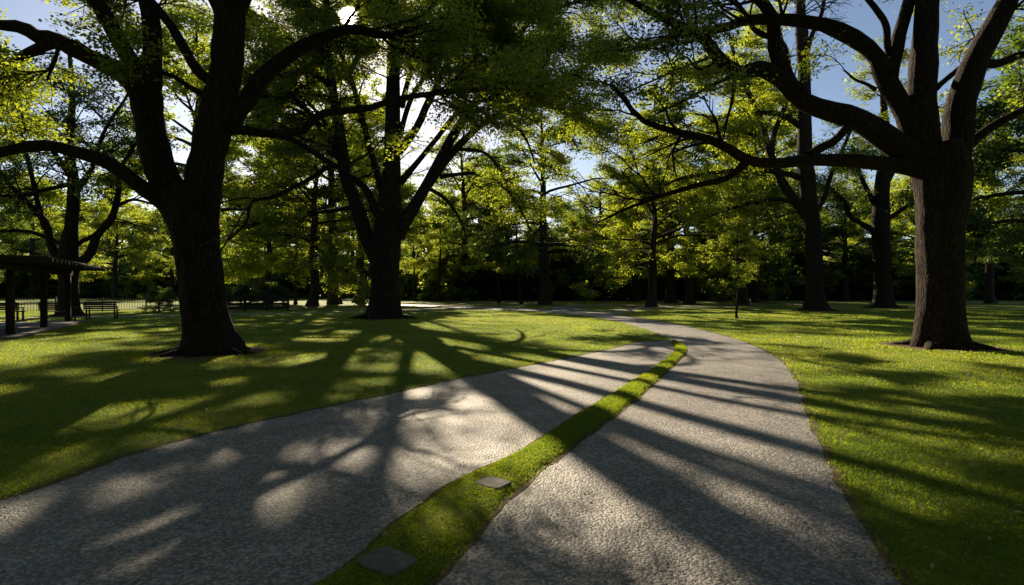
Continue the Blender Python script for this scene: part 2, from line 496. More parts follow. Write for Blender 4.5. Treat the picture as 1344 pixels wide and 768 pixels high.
t1.limb([(130,82),(112,64),(95,56),(80,60),(70,80),(62,105)], 9, 3, -1.0, tm=.5)
t1.limb([(250,305),(226,276),(205,259),(190,250),(146,217),(102,200),(58,190),(0,199),(-60,220),(-130,240)], 24, 7, -1.5, tm=.75)
t1.limb([(260,305),(263,275),(268,235),(273,203),(287,140),(296,80),(302,30),(305,10)], 46, 37, -.3, tm=.9)
t1.limb([(303,28),(312,5),(322,-20),(345,-90),(350,-180),(372,-300)], 30, 5, -1.0, tm=.25)
t1.limb([(302,30),(288,8),(272,-25),(262,-100),(280,-200),(270,-320)], 22, 5, 1.5, tm=.25)
t1.limb([(292,165),(325,132),(345,102),(383,71),(420,51),(461,38),(512,46),(560,30)], 26, 6, 2.5, tm=.6)
t1.limb([(287,170),(315,170),(356,176),(400,172),(420,151),(481,144),(518,132),(569,122),(617,118),(657,113),(710,100)], 13, 4, 3.0, tm=.55)
t1.limb([(290,163),(335,172),(383,183),(417,203),(450,224),(478,250),(492,285)], 10, 4, 1.5, tm=.6)
t1.limb([(440,217),(425,222),(406,236),(362,258),(331,264),(322,292),(300,315)], 7, 2.5, -1.0, tm=.5)
t1.limb([(289,110),(262,96),(244,68),(224,34),(203,8),(178,-20),(150,-60),(120,-130)], 15, 5, 1.5, tm=.4)
t1.limb([(286,140),(262,122),(237,105),(213,95)], 9, 5, .6, crown=False)
t1.limb([(345,-90),(400,-130),(470,-150),(540,-180)], 14, 4, -1.0, tm=.3)
t1.limb([(85,-80),(20,-90),(-60,-120),(-140,-130)], 12, 4, 1.0, tm=.3)
t1.grow('green', l2=(1.0,1.6,3.6), nleaf=15, size=.10, zmin=5.3, k=(3.4,3.0,2.6), spread=.17, thr=-.14)

# the middle tree, 30 m away
t2 = Hero('oak_tree', 'broad many-stemmed tree in the middle of the left lawn with the sun behind its top', (505, 418), seed=8)
t2.trunk([(504,418,40),(504.5,400,38),(505,370,35),(506,340,37),(508,310,37),(510,285,33),(512,255,28)], flare=.42)
t2.limb([(511,290),(513,240),(516,190),(517,102),(517,44),(515,0),(516,-60),(510,-140),(512,-200)], 27.1, 3.0, .5, tm=.35)
t2.limb([(497,340),(481,311),(466,267),(453,230),(449,190),(438,118),(430,58),(429,0),(420,-70),(410,-130)], 20.5, 3.0, -1.0, tm=.35)
t2.limb([(508,265),(497,235),(486,195),(465,118),(449,75),(432,35),(428,-60)], 9.8, 3.0, 2.0, tm=.35)
t2.limb([(520,310),(532,290),(559,246),(580,205),(592,180),(617,142),(640,115),(657,85),(690,35),(710,0),(735,-50)], 18.0, 3.0, .0, tm=.4)
t2.limb([(562,242),(590,205),(630,166),(681,135),(725,108),(768,87),(800,70)], 11.5, 3.0, -2.5, tm=.35)
t2.limb([(681,135),(720,140),(760,152),(785,168)], 5.7, 3.0, -.5, tm=.2)
t2.limb([(578,232),(600,229),(623,227),(650,237),(668,252),(684,276),(697,304)], 5.7, 2.0, -1.5, tm=.3)
t2.limb([(603,196),(637,200),(657,223),(668,255)], 5.0, 2.0, 1.0, tm=.3)
t2.limb([(637,160),(671,164),(691,183),(702,215)], 5.0, 2.0, 1.0, tm=.3)
t2.limb([(527,140),(540,95),(562,64),(600,34),(640,12),(700,-20)], 7.4, 3.0, 3.0, tm=.3)
t2.limb([(522,70),(532,54),(549,27),(573,0),(600,-50),(640,-100)], 8.2, 3.0, 1.0, tm=.3)
t2.limb([(522,200),(546,169),(562,135),(579,102),(596,64),(613,20),(635,-40),(640,-110)], 11.5, 3.0, -2.0, tm=.3)
t2.limb([(524,180),(542,125),(569,85),(586,66),(630,25),(690,22)], 7.4, 3.0, -4.0, tm=.3)
t2.limb([(525,240),(546,215),(575,180),(600,150),(640,128),(690,122),(740,128)], 8.2, 3.0, -4.0, tm=.4)
t2.limb([(462,272),(419,278),(378,283),(344,291),(325,300)], 5.7, 2.5, -1.5, tm=.3)
t2.limb([(452,215),(430,180),(406,149),(362,112),(325,103),(280,95)], 9.0, 3.0, -2.0, tm=.35)
t2.limb([(456,240),(432,170),(400,132),(380,108),(350,60)], 6.6, 3.0, 2.5, tm=.3)
t2.limb([(437,130),(415,122),(395,112),(360,92),(325,60)], 6.0, 3.0, -2.0, tm=.25)
t2.limb([(499,292),(490,262),(476,240),(450,222),(417,204)], 7.4, 3.0, 1.5, tm=.4)
t2.limb([(560,246),(585,262),(603,285),(612,310)], 6.0, 2.0, 1.0, tm=.4)
t2.limb([(430,30),(405,5),(370,-30),(320,-70)], 7.4, 3.0, -1.0, tm=.3)
t2.limb([(516,-60),(560,-100),(610,-150)], 6.6, 3.0, -2.0, tm=.2)
t2.limb([(515,10),(490,-20),(460,-60),(430,-140)], 7.4, 3.0, 2.0, tm=.2)
t2.limb([(516,-40),(560,-110),(640,-160),(720,-190)], 10, 3, -3.0, tm=.15)
t2.limb([(610,28),(670,-20),(740,-70),(820,-100)], 8, 3, -4.0, tm=.15)
t2.limb([(514,-20),(530,-110),(560,-190)], 8, 3, -6.0, tm=.15)
t2.limb([(458,95),(478,55),(480,5),(470,-60),(480,-130)], 8, 3, 2.0, tm=.15)
t2.limb([(452,215),(420,190),(380,172),(330,150)], 7, 2.5, -3.0, tm=.15)
t2.limb([(438,118),(410,90),(380,52),(345,20)], 8, 3, 3.0, tm=.1)
t2.limb([(429,30),(400,0),(360,-60),(320,-110)], 8, 3, 1.0, tm=.1)
t2.limb([(451,190),(415,160),(375,140),(340,135)], 7, 2.5, 3.5, tm=.1)
t2.limb([(600,34),(640,60),(690,70),(740,60)], 6, 2.5, -3.5, tm=.1)
t2.limb([(596,64),(615,90),(650,100),(700,95)], 6, 2.5, -4.5, tm=.1)
t2.limb([(705,17),(750,5),(800,-5),(840,-30)], 6.0, 3.0, -2.0, tm=.1)
t2.grow('green', l2=(.75,2.0,4.2), l3=(1.6,1.0,2.0), tw=(3.0,.45,.95), nleaf=13, size=.135, spread=.22, zmin=5.0, k=(4.6,3.2,2.9), droop=.05, thr=-.2, flat=.45, cut=lambda q: ~((HX+F*q[:,0]/q[:,1] > 415)&(HX+F*q[:,0]/q[:,1] < 650)&(HY-F*(q[:,2]-EYE)/q[:,1] > 60)&(q[:,1] < 31.0)&(RNG.random(len(q)) < .35)))

# right oak, 15 m away
t3 = Hero('oak_tree', 'massive dark tree at right with long low limbs reaching left over the path', (1235, 455), seed=5)
t3.trunk([(1235,455,58),(1234,430,53),(1234,395,51),(1234,350,51),(1234,300,53),(1236,261,58),(1235,225,64),(1230,190,54)], flare=.45)
t3.limb([(1222,225),(1214,191),(1210,150),(1211,110),(1214,50),(1217,0),(1222,-80),(1215,-180),(1225,-300)], 40, 6, .5, tm=.45)
t3.limb([(1248,215),(1258,180),(1263,129),(1284,74),(1309,29),(1326,-5),(1365,-80),(1385,-180),(1400,-280)], 38, 6, -.8, tm=.4)
t3.limb([(1288,82),(1310,84),(1342,72),(1400,58),(1470,30)], 12, 4, .8, tm=.3)
t3.limb([(1266,195),(1298,169),(1344,143),(1390,124),(1450,110)], 13, 5, -1.0, tm=.4)
t3.limb([(1228,116),(1254,94),(1275,70),(1300,20)], 8, 4, 2.0, tm=.6)
t3.limb([(1222,225),(1188,199),(1155,176),(1122,156),(1070,141),(1048,127),(1034,103),(1019,66),(1014,22),(997,0),(962,-35),(930,-90)], 36, 6, -.5, tm=.6)
t3.limb([(1046,122),(1023,103),(997,90),(968,96),(942,77),(920,48),(887,33),(861,18),(835,4),(800,-20)], 23, 5, -1.2, tm=.5)
t3.limb([(966,98),(924,118),(890,135),(860,150)], 6, 2, -.5, tm=.3)
t3.limb([(964,100),(960,130),(956,154),(949,184)], 5, 2, .3, tm=.5)
t3.limb([(935,74),(890,92),(850,108),(815,125)], 4, 2, .5, tm=.3)
t3.limb([(1203,190),(1186,145),(1162,103),(1150,74),(1122,51),(1078,33),(1026,27),(979,28),(949,38),(924,42),(887,46),(850,59),(815,66)], 28, 5, 1.6, tm=.5)
t3.limb([(1164,100),(1174,75),(1181,44),(1192,0),(1200,-50),(1180,-150)], 20, 6, .6, tm=.4)
t3.limb([(1172,80),(1164,60),(1162,33),(1150,10),(1135,-10),(1100,-60)], 10, 4, -.6, tm=.4)
t3.limb([(1210,222),(1173,217),(1107,211),(1056,210),(1023,213),(986,210),(953,191),(924,180),(887,173),(850,162),(832,148),(815,125),(800,110)], 21, 5, -2.2, tm=.55)
t3.limb([(980,212),(953,235),(916,243),(865,257),(820,275),(790,290)], 10, 2.5, -.3, tm=.3)
t3.limb([(1062,205),(1080,192),(1100,180),(1120,160)], 11, 12, .4, crown=False)
t3.limb([(1150,118),(1129,107),(1107,92)], 5, 2, .3, tm=.4)
t3.limb([(945,76),(920,90),(900,75),(880,85)], 5, 2, .3, tm=.4)
t3.limb([(1018,50),(990,40),(975,15),(950,-10)], 8, 3, -.3, tm=.3)
t3.limb([(860,258),(845,262),(835,275),(838,292)], 3, 1.5, 0, tm=.3)
t3.grow('green', l2=(.8,1.5,3.2), nleaf=14, size=.10, zmin=6.2, tw=(3.2,.35,.8), k=(2.6,2.5,2.2), spread=.16)

# ----------------------------------------------------- mid-ground trees
t4 = Hero('elm_tree', 'tall straight tree behind the long limbs of the massive right tree', (1070, 408), seed=21)
t4.trunk([(1071,408,27),(1070,395,23),(1069,355,20),(1066,300,20),(1060,240,20),(1056,200,18),(1056,110,15),(1052,37,15)], flare=.55, sides=24, bark=BARK)
t4.limb([(1052,45),(1050,0),(1052,-80),(1045,-150)], 13, 4, .5, tm=.1)
t4.limb([(1064,290),(1042,262),(1025,235),(1010,195),(1000,160),(975,107),(960,60)], 13, 4, 2.0, tm=.4)
t4.limb([(1012,200),(1018,170),(1030,130),(1028,80)], 8, 3, 1.0, tm=.3)
t4.limb([(1008,190),(990,180),(970,172),(940,170)], 7, 3, -1.0, tm=.2)
t4.limb([(1058,70),(1068,42),(1079,12),(1082,-40)], 7, 3, -1.0, tm=.2)
t4.limb([(1063,290),(1080,262),(1090,228),(1110,190),(1125,150)], 7, 3, 2.0, tm=.3)
t4.limb([(1058,140),(1040,100),(1030,60),(1000,30)], 7, 3, -2.0, tm=.2)
t4.limb([(1045,265),(1010,262),(970,270),(930,285)], 6, 2.5, -2.0, tm=.2)
t4.limb([(1057,170),(1020,150),(960,150),(900,165),(850,185)], 8, 3, 3.0, tm=.2)
t4.limb([(1056,120),(1000,95),(930,90),(870,100)], 8, 3, 4.0, tm=.2)
t4.limb([(1060,235),(1010,225),(950,225),(890,235),(850,255)], 8, 3, 5.0, tm=.2)
t4.grow('bright', l2=(.8,2.0,4.0), l3=(1.5,1.0,2.0), tw=(2.2,.5,1.0), nleaf=17, size=.155, spread=.26, zmin=3.6, k=(3.8,3.0,2.8), droop=.07, cut=lambda q: ~((q[:,0]/q[:,1] > .50)&(q[:,2] > 15)))

t5 = Hero('elm_tree', 'dark tree with one arching left limb, close left of the massive right tree', (1160, 404), seed=23)
t5.trunk([(1160,404,25),(1160,390,22),(1158,350,20),(1156,300,21),(1157,260,19),(1160,220,15)], flare=.5, sides=24, bark=BARK)
t5.limb([(1159,230),(1163,180),(1160,120),(1165,60)], 13, 4, 0, tm=.2)
t5.limb([(1150,306),(1133,295),(1117,283),(1110,265),(1089,249),(1068,240)], 8, 3, -1, tm=.5)
t5.limb([(1154,270),(1144,262),(1130,230),(1118,190)], 8, 3, 1.5, tm=.3)
t5.limb([(1160,245),(1180,210),(1200,180),(1230,140)], 9, 3, -1, tm=.2)
t5.limb([(1162,290),(1190,270),(1220,262),(1260,262)], 7, 3, -1, tm=.3)
t5.grow('green', l2=(.8,2.0,4.0), l3=(1.4,1.0,2.0), tw=(2.2,.5,1.0), nleaf=17, size=.165, spread=.28, zmin=4.5, k=(3.8,3.0,2.8), droop=.06)

t7 = Hero('elm_tree', 'spreading dark tree with curved stems rising right behind the pergola', (90, 415), seed=31)
t7.trunk([(91,415,25),(90,400,22),(90,370,21),(90,350,26),(90,335,24),(91,310,18)], flare=.4, sides=24, bark=BARK)
t7.limb([(91,320),(94,286),(97,240),(92,190),(95,130),(90,60)], 17, 4, 0, tm=.25)
t7.limb([(84,350),(68,325),(58,292),(34,264),(9,236),(-30,180)], 11, 3, -1, tm=.3)
t7.limb([(98,350),(116,335),(127,308),(147,286),(157,255),(160,220),(190,170)], 12, 3, 1, tm=.35)
t7.limb([(84,322),(62,312),(37,303),(0,305),(-40,312)], 6, 2.5, -1, tm=.4)
t7.limb([(60,300),(50,270),(40,220),(20,150)], 7, 3, 1.5, tm=.2)
t7.limb([(128,305),(112,315),(96,325)], 5, 6, .0, crown=False)
t7.limb([(95,260),(120,220),(140,170),(170,120)], 7, 3, -2, tm=.2)
t7.limb([(93,230),(70,200),(40,160),(0,110)], 7, 3, 2, tm=.2)
t7.limb([(97,240),(60,250),(20,258),(-20,250)], 6, 3, -2.5, tm=.3)
t7.limb([(152,270),(180,262),(205,270)], 5, 2, 0, tm=.3)
t7.grow('dark', l2=(.9,2.0,3.8), l3=(1.6,1.0,2.0), tw=(2.4,.5,1.0), nleaf=12, size=.17, spread=.24, zmin=4.6, k=(2.8,2.6,2.4), droop=.05)

# ------------------------------------------------------ grown tree kinds
def proto(seed, H, r, cb, sp, nl, leafm, top=.35, droop=.03, size=.25, nleaf=7, l2=(1.0,1.5,3.0), l3=(1.4,.9,1.8), tw=(1.8,.5,1.0), low=0.0, rise=(10,60), tint=0.0, sides=14):
    """returns meshes of one tree standing at the origin: trunk, branches, crown"""
    g = np.random.default_rng(seed); l2 = (l2[0]*2.0, *l2[1:]); l3 = (l3[0]*2.3, *l3[1:]); tw = (tw[0]*3.6, *tw[1:]); nleaf = int(nleaf*2.4); size *= .8
    hs = np.linspace(0, H*.9, 14)
    P = np.zeros((14, 3)); P[:, 2] = hs
    P[:, 0] = np.cumsum(g.normal(size=14))*H*.004; P[:, 1] = np.cumsum(g.normal(size=14))*H*.004; P[:, :2] -= P[0, :2]
    R = r*(1-.93*(hs/hs[-1])**1.2)+.02
    C = catmull(np.hstack([P, R[:, None]]), 28)
    tv = trunk_mesh(C[:, :3], C[:, 3], sides, .6, seed, 5, False)
    LP = []; LR = []
    for i in range(nl):
        u = (i+.5)/nl; z = H*(cb+(0.86-cb)*u)
        j = np.searchsorted(C[:, 2], z); c = C[min(j, 27)]
        a = i*2.4+g.normal()*.5
        prof = math.sin(math.pi*min(1, (.28+.72*u*(1-low)+.72*low*u*.8)))**.7
        L = sp*max(.28, prof)*g.uniform(.75, 1.15)
        e = math.radians(rise[0]+(rise[1]-rise[0])*u+g.normal()*8)
        d = np.array([math.cos(a)*math.cos(e), math.sin(a)*math.cos(e), math.sin(e)])
        q = [c[:3].copy()]
        for k in range(11):
            d = nrm(d+g.normal(size=3)*.09+np.array([0, 0, -droop])); q.append(q[-1]+d*L/11)
        LP.append(catmull(np.array(q), 12)); LR.append(np.linspace(max(.03, c[3]*.5), .015, 12))
    LP = np.array(LP); LR = np.array(LR)
    P2, R2 = spawn(LP, LR, l2[0], .22, (25, 65), (l2[1], l2[2]), 6, .6, .08, droop, .15, .6, .05, .012, g)
    P3, R3 = spawn(P2, R2, l3[0], .15, (25, 65), (l3[1], l3[2]), 5, .6, .0, droop*1.5, .15, .6, .02, .008, g)
    P4, R4 = spawn(P3, R3, tw[0], .1, (20, 70), (tw[1], tw[2]), 3, .4, 0, droop*2, .15, .6, .01, .005, g)
    ok = clumpy(P4[:, -1], 1.3 if H > 8 else .6, -.08, seed); P4 = P4[ok]
    bv = merge([tubes(LP, LR, 7), tubes(P2, R2, 5), tubes(P3, R3, 3)])
    lv = leaves(P4, nleaf, size, size*1.1, g, tbase=tint, lo=0)
    print('proto', seed, 'leaves', len(lv[1]))
    return dict(trunk=tv, branches=bv, crown=lv, leaf=leafm)

PROTO = {}
def get(kind):
    p = PROTO[kind]
    if 'mt' not in p:
        p['mt'] = np_mesh('trunk', *p['trunk'], smooth=True); p['mt'].materials.append(BARK_FAR)
        p['mb'] = np_mesh('branches', *p['branches'], smooth=True); p['mb'].materials.append(BARK_FAR)
        p['mc'] = np_mesh('crown', p['crown'][0], p['crown'][1], tint=p['crown'][2]); p['mc'].materials.append(LEAF[p['leaf']])
    return p
def place(kind, name, label, x, y, s=1.0, rz=0.0, sz=None, group=TREE_GROUP, cat='tree', own=False):
    p = get(kind)
    r = empty(name, (x, y, 0), rz); r.scale = (s, s, sz or s)
    tag(r, label, cat, group)
    link('trunk', p['mt'], None, r); link('branches', p['mb'], None, r)
    if own:
        V, Fq, ti = p['crown']; q = V.reshape(-1, 4, 3); c, sn = math.cos(rz), math.sin(rz)
        M = np.array([[c, sn, 0], [-sn, c, 0], [0, 0, 1]])*np.array([s, s, sz or s])
        ok = opening(q[:, 0]@M+np.array([x, y, 0])); q = q[ok].reshape(-1, 3)
        link('crown', np_mesh('crown', q, np.arange(len(q)).reshape(-1, 4), tint=ti[ok]), LEAF[p['leaf']], r)
    else: link('crown', p['mc'], None, r)
    return r

PROTO['round']  = proto(101, 16, .42, .22, 7.0, 22, 'bright', size=.26)
PROTO['round2'] = proto(102, 18, .45, .18, 7.5, 24, 'green', size=.27, droop=.05)
PROTO['cascade'] = proto(110, 17, .45, .20, 8.5, 26, 'bright', size=.24, droop=.07)  # brighter leaf colour stands in for sunlight on these crowns
PROTO['tall']   = proto(103, 24, .50, .25, 7.0, 28, 'green', size=.30)
PROTO['weep']   = proto(104, 20, .48, .20, 7.5, 26, 'dark', size=.27, droop=.11)
PROTO['slim']   = proto(105, 13, .16, .30, 3.6, 16, 'bright', size=.22, l2=(1.2,.9,1.8), l3=(1.6,.6,1.1))
PROTO['copper'] = proto(106, 14, .36, .15, 6.0, 20, 'copper', size=.27)
PROTO['dark']   = proto(107, 15, .40, .08, 6.0, 24, 'dark', size=.30)
PROTO['sapling']= proto(108, 5.4, .05, .26, 1.9, 18, 'bright', size=.13, l2=(2.4,.5,1.0), l3=(3.0,.3,.6), tw=(4.0,.2,.4), nleaf=4, rise=(25,70))
PROTO['bush']   = proto(109, 4.2, .12, .04, 2.6, 26, 'dark', size=.16, l2=(2.0,.7,1.4), l3=(2.4,.5,.9), tw=(3.0,.3,.5))

def gx(px, Y): return (px-HX)/F*Y
place('sapling', 'young_tree', 'small slender young tree alone on the right lawn beside the path', *G(967, 418), 1.0, .6)
MID = [  # kind, px, Y, scale, rz, name, label
 ('round2', 410, 52, 1.0, 0.3, 'lime_tree', 'leafy tree with straight dark trunk just left of the many-stemmed middle tree'),
 ('round', 352, 62, .95, 1.9, 'lime_tree', 'leafy tree behind the wooden rail fence, its glowing crown right of the forked tree'),
 ('slim', 388, 58, 1.0, 2.7, 'young_tree', 'thin-stemmed tree close to the left side of the straight dark trunk'),
 ('round', 152, 84, .95, 0.2, 'lime_tree', 'small-stemmed tree beyond the railings, right of the pergola'),
 ('round2', 225, 92, .95, 1.1, 'lime_tree', 'round leafy tree beyond the railings, against the left edge of the forked trunk'),
 ('weep', 715, 57, 1.15, 0.9, 'lime_tree', 'tall tree with drooping crown and dark trunk just left of the path bend'),
 ('slim', 684, 60, 1.0, 4.0, 'young_tree', 'thin tree next to the drooping tree by the path bend'),
 ('slim', 655, 64, .95, 5.0, 'young_tree', 'thin bright-leaved tree standing left of the drooping tree pair'),
 ('slim', 575, 70, 1.05, 2.0, 'young_tree', 'thin dark stem just right of the many-stemmed middle tree'),
 ('slim', 545, 74, 1.0, 3.1, 'young_tree', 'thinnest stem close beside the right edge of the middle trunk'),
 ('copper', 770, 92, 1.0, 0.5, 'copper_tree', 'reddish brown tree at the far end of the path'),
 ('round', 835, 72, 1.0, 2.5, 'lime_tree', 'bright yellow-green tree behind the path, right of the reddish tree'),
 ('cascade', 905, 60, 1.0, 4.4, 'lime_tree', 'bright green tree behind and left of the young lawn tree'),
 ('dark', 990, 66, 1.1, 3.3, 'holm_oak_tree', 'dark dense tree behind and right of the young lawn tree'),
 ('tall', 1300, 62, .9, 1.3, 'lime_tree', 'big dark tree at the far right behind the massive tree'),
 ('round2', 1205, 74, 1.0, 5.4, 'lime_tree', 'leafy tree seen between the arching-limb tree and the massive trunk'),
 ('dark', 1110, 78, 1.1, .9, 'holm_oak_tree', 'dark tree filling the gap between the two trunks left of the massive tree'),
 ('weep', 1420, 50, .9, 2.2, 'lime_tree', 'drooping dark tree at the right edge of the photo'),
 ('tall', 255, 50, 1.22, 5.1, 'lime_tree', 'very tall tree hidden mostly behind the forked trunk, its crown between the two stems'),
 ('tall', 440, 60, 1.2, 0.7, 'lime_tree', 'very tall tree behind the left edge of the many-stemmed tree, crown high up'),
 ('tall', 880, 64, 1.1, 5.5, 'lime_tree', 'tall tree above the wide bright tree behind the path bend'),
 ('tall', 1010, 80, 1.2, 3.5, 'lime_tree', 'farther tall tree seen left of the tall straight trunk'),
 ('tall', 503, 60, .98, 2.6, 'lime_tree', 'very tall tree added for its shade, hidden behind the trunk of the many-stemmed middle tree'),  # put in to shade the ground, its trunk kept out of sight
 ('cascade', 790, 84, 1.15, 3.9, 'lime_tree', 'green tree just right of the reddish tree, its top against the pale sky gap'),
 ('round2', 630, 88, 1.1, 0.4, 'lime_tree', 'leafy tree in the gap right of the many-stemmed tree, left of the drooping tree'),
 ('cascade', 945, 76, 1.15, 2.9, 'lime_tree', 'spreading tree showing just above the young lawn tree'),
 ('cascade', 1150, 90, 1.2, 1.7, 'lime_tree', 'bright tree far behind the dark tree with the arching limb'),
 ('tall', 335, 74, 1.1, 3.6, 'lime_tree', 'tall tree whose crown fills the fork of the near left tree'),
 ('tall', 470, 66, 1.05, 4.1, 'lime_tree', 'tall tree directly behind the left stems of the many-stemmed middle tree'),
 ('tall', 612, 78, 1.1, 1.1, 'lime_tree', 'tall tree behind the right limbs of the many-stemmed middle tree'),
 ('cascade', 855, 50, .9, 1.0, 'lime_tree', 'wide bright tree whose low branches hang behind the path bend'),
 ('tall', 975, 56, 1.05, 2.0, 'lime_tree', 'tall leafy tree rising behind the young lawn tree'),
 ('weep', 1395, 34, 1.05, 0.4, 'lime_tree', 'nearest dark drooping tree outside the right edge, its branches hanging in from the right'),
 ('tall', -75, 36, .9, 2.4, 'lime_tree', 'tall tree outside the left edge, its branches above the pergola'),
 ('round2', 45, 100, 1.25, 2.9, 'lime_tree', 'leafy tree beyond the railings, seen above the pergola roof'),
 ('weep', -60, 60, 1.0, 3.0, 'lime_tree', 'drooping tree at the left edge beyond the pergola'),
]
for k, px, Y, s, rz, nm, lb in MID:
    place(k, nm, lb, gx(px, Y), Y, s, rz, own=(k != 'slim' and px < 1250))

# far-off woodland: one mass of trees at the back of the park, with added sky blockers
def woodland(name, label, items, leafm, frac=.27, grow=2.0):
    VT = []; VL = []; TI = []
    g = np.random.default_rng(77)
    for kind, x, y, s, rz in items:
        p = PROTO[kind]; c, sn = math.cos(rz), math.sin(rz); M = np.array([[c, sn, 0], [-sn, c, 0], [0, 0, 1]])*s
        for key in ('trunk', 'branches') if True else ():
            V, Fq = p[key]
            if key == 'branches': continue
            VT.append((V@M+np.array([x, y, 0]), Fq))
        V, Fq, ti = p['crown']
        Q = V.reshape(-1, 4, 3); sel = g.random(len(Q)) < frac
        Q = Q[sel]; ctr = Q.mean(1, keepdims=True); Q = ctr+(Q-ctr)*grow
        V2 = Q.reshape(-1, 3)@M+np.array([x, y, 0])
        VL.append((V2, np.arange(len(V2)).reshape(-1, 4))); TI.append(ti[sel])
    r = empty(name, (0, 0, 0)); tag(r, label, 'woodland', None, 'stuff')
    V, Fq = merge(VT); link('trunks', np_mesh('trunks', V, Fq, True), BARK_FAR, r)
    V, Fq = merge(VL); print(name, len(Fq)); link('foliage', np_mesh('foliage', V, Fq, tint=np.concatenate(TI)), LEAF[leafm], r)
g = random.Random(5)
back = []
for i in range(26):
    px = -150+i*62+g.uniform(-18, 18)
    left = px < 620
    Y = g.uniform(112, 130) if left else g.uniform(98, 118)
    kind = g.choice(['round', 'round2', 'tall', 'dark'])
    s = (g.uniform(1.25, 1.5) if kind != 'tall' else g.uniform(.95, 1.15))
    if 690 < px < 800: s *= .72
    back.append((kind, gx(px, Y), Y, s, g.uniform(0, 6)))
for i in range(18):  # added ring of unseen trees behind the viewer, blocking sky fill
    a = math.radians(100+i*9.4)
    rr = g.uniform(30, 52)
    back.append((g.choice(['round2', 'tall', 'dark', 'weep']), math.sin(a)*rr, math.cos(a)*rr, g.uniform(1.0, 1.3), g.uniform(0, 6)))
for x, y, sc_, rz_ in [(-9,-9,1.25,0),(3,-10,1.3,2),(12,-6,1.2,4),(-18,-1,1.2,1),(19,3,1.2,3),(-3,-19,1.3,5),(14,-18,1.3,2),(-17,-16,1.3,3),(24,-8,1.3,1),(-27,6,1.1,2)]:  # unseen trees added close by to cut the overhead sky light
    back.append(('round2', x, y, sc_, rz_))
for i in range(22):
    px = -180+i*38+g.uniform(-10, 10); Y = g.uniform(134, 150)
    back.append((g.choice(['round', 'dark', 'cascade', 'round2']), gx(px, Y), Y, g.uniform(1.2, 1.5), g.uniform(0, 6)))
woodland('woodland_with_sky_screen', 'far-off mass of leafy trees closing the back of the park, with added unseen trees around the viewer that block sky light', back, 'green')
under = []
for i in range(150):
    px = -150+i*10.8+g.uniform(-8, 8)
    Y = g.uniform(98, 116) if px < 540 else g.uniform(80, 96)
    under.append(('bush', gx(px, Y), Y, g.uniform(1.1, 1.9), g.uniform(0, 6)))
woodland('background_shrubs', 'low dark band of shrubs under the far-off trees', under[::2], 'dark', .6, 2.2)
woodland('background_saplings', 'lighter green young growth mixed among the far-off shrubs', [(('bush', 'cascade')[i % 5 == 0], x, y-4, s_*(.9 if i % 5 else .42), rz_) for i, (k_, x, y, s_, rz_) in enumerate(under[1::2])], 'green', .5, 2.2)

# --------------------------------------------------------------- the ground
def sheet(name, poly_l, poly_r, z, m, n=260):
    a = catmull(np.array(poly_l), n); b = catmull(np.array(poly_r), n)
    K = 9; V = []
    for i in range(n):
        for k in range(K):
            u = k/(K-1); p = a[i]*(1-u)+b[i]*u; V.append((p[0], p[1], z))
    Fq = [(i*K+k, i*K+k+1, (i+1)*K+k+1, (i+1)*K+k) for i in range(n-1) for k in range(K-1)]
    o = link(name, np_mesh(name, V, Fq), m); tag(o, kind='structure')
    return a, b

def wobble(P, amp, seed, n=None):
    P = catmull(np.array(P), n or 260)
    for p in P:
        s = min(1.0, 6/max(3, p[1]))
        p[0] += amp*mn.noise(Vector((p[0]*3, p[1]*3, seed)))+amp*.5*mn.noise(Vector((p[0]*11, p[1]*11, seed)))
        p[1] += amp*mn.noise(Vector((p[0]*3, p[1]*3, seed+7)))
    return P

# ground as one wide sheet
gs = 1500
V = [(-gs, -gs, 0), (gs, -gs, 0), (gs, gs, 0), (-gs, gs, 0)]
tag(link('lawn', np_mesh('lawn', V, [(0, 1, 2, 3)]), LAWN), kind='structure')

STRIP_L = [(-4.9,-4.5),(-3.2,-1),(-2.05,1)]+[G(*p) for p in [(422,768),(500,705),(545,670),(589,638),(636,616),(685,592),(765,541),(824,505),(868,477),(886,461),(882,451)]]
STRIP_R = [(-4.0,-4.5),(-2.5,-1),(-1.45,1)]+[G(*p) for p in [(562,768),(600,728),(633,694),(664,657),(710,618),(779,566),(840,520),(890,474),(901,461),(897,453),(884,447.5)]]
MAIN_L = STRIP_R+[G(*p) for p in [(860,437),(840,430),(800,420),(760,413.5),(700,409),(640,405.5),(560,402.5),(480,400.5)]]
MAIN_R = [(-.7,-5),(.7,-1),(1.45,1)]+[G(*p) for p in [(1185,768),(1140,700),(1105,640),(1080,590),(1062,550),(1045,500),(1020,470),(980,450),(940,438),(900,428),(860,421),(820,415),(790,411),(740,407.5),(700,405.3),(640,402.6),(560,400.3),(480,398.7)]]
LEFT_L = [(-7.5,-5),(-5.8,-2),(-4.6,2)]+[G(*p) for p in [(0,658),(130,612),(200,590),(300,563),(400,541),(500,520),(600,498),(700,479),(780,463),(840,449)]]
LEFT_R = STRIP_L[:-1]+[G(886,456), G(880,447)]
ml, mr = wobble(MAIN_L, .04, 1, 400), wobble(MAIN_R, .06, 2, 400)
sheet('main_path', ml, mr, .004, PATH, 400)
ll, lr = wobble(LEFT_L, .06, 3, 300), wobble(LEFT_R, .035, 4, 300)
sheet('side_path', ll, lr, .004, PATH, 300)

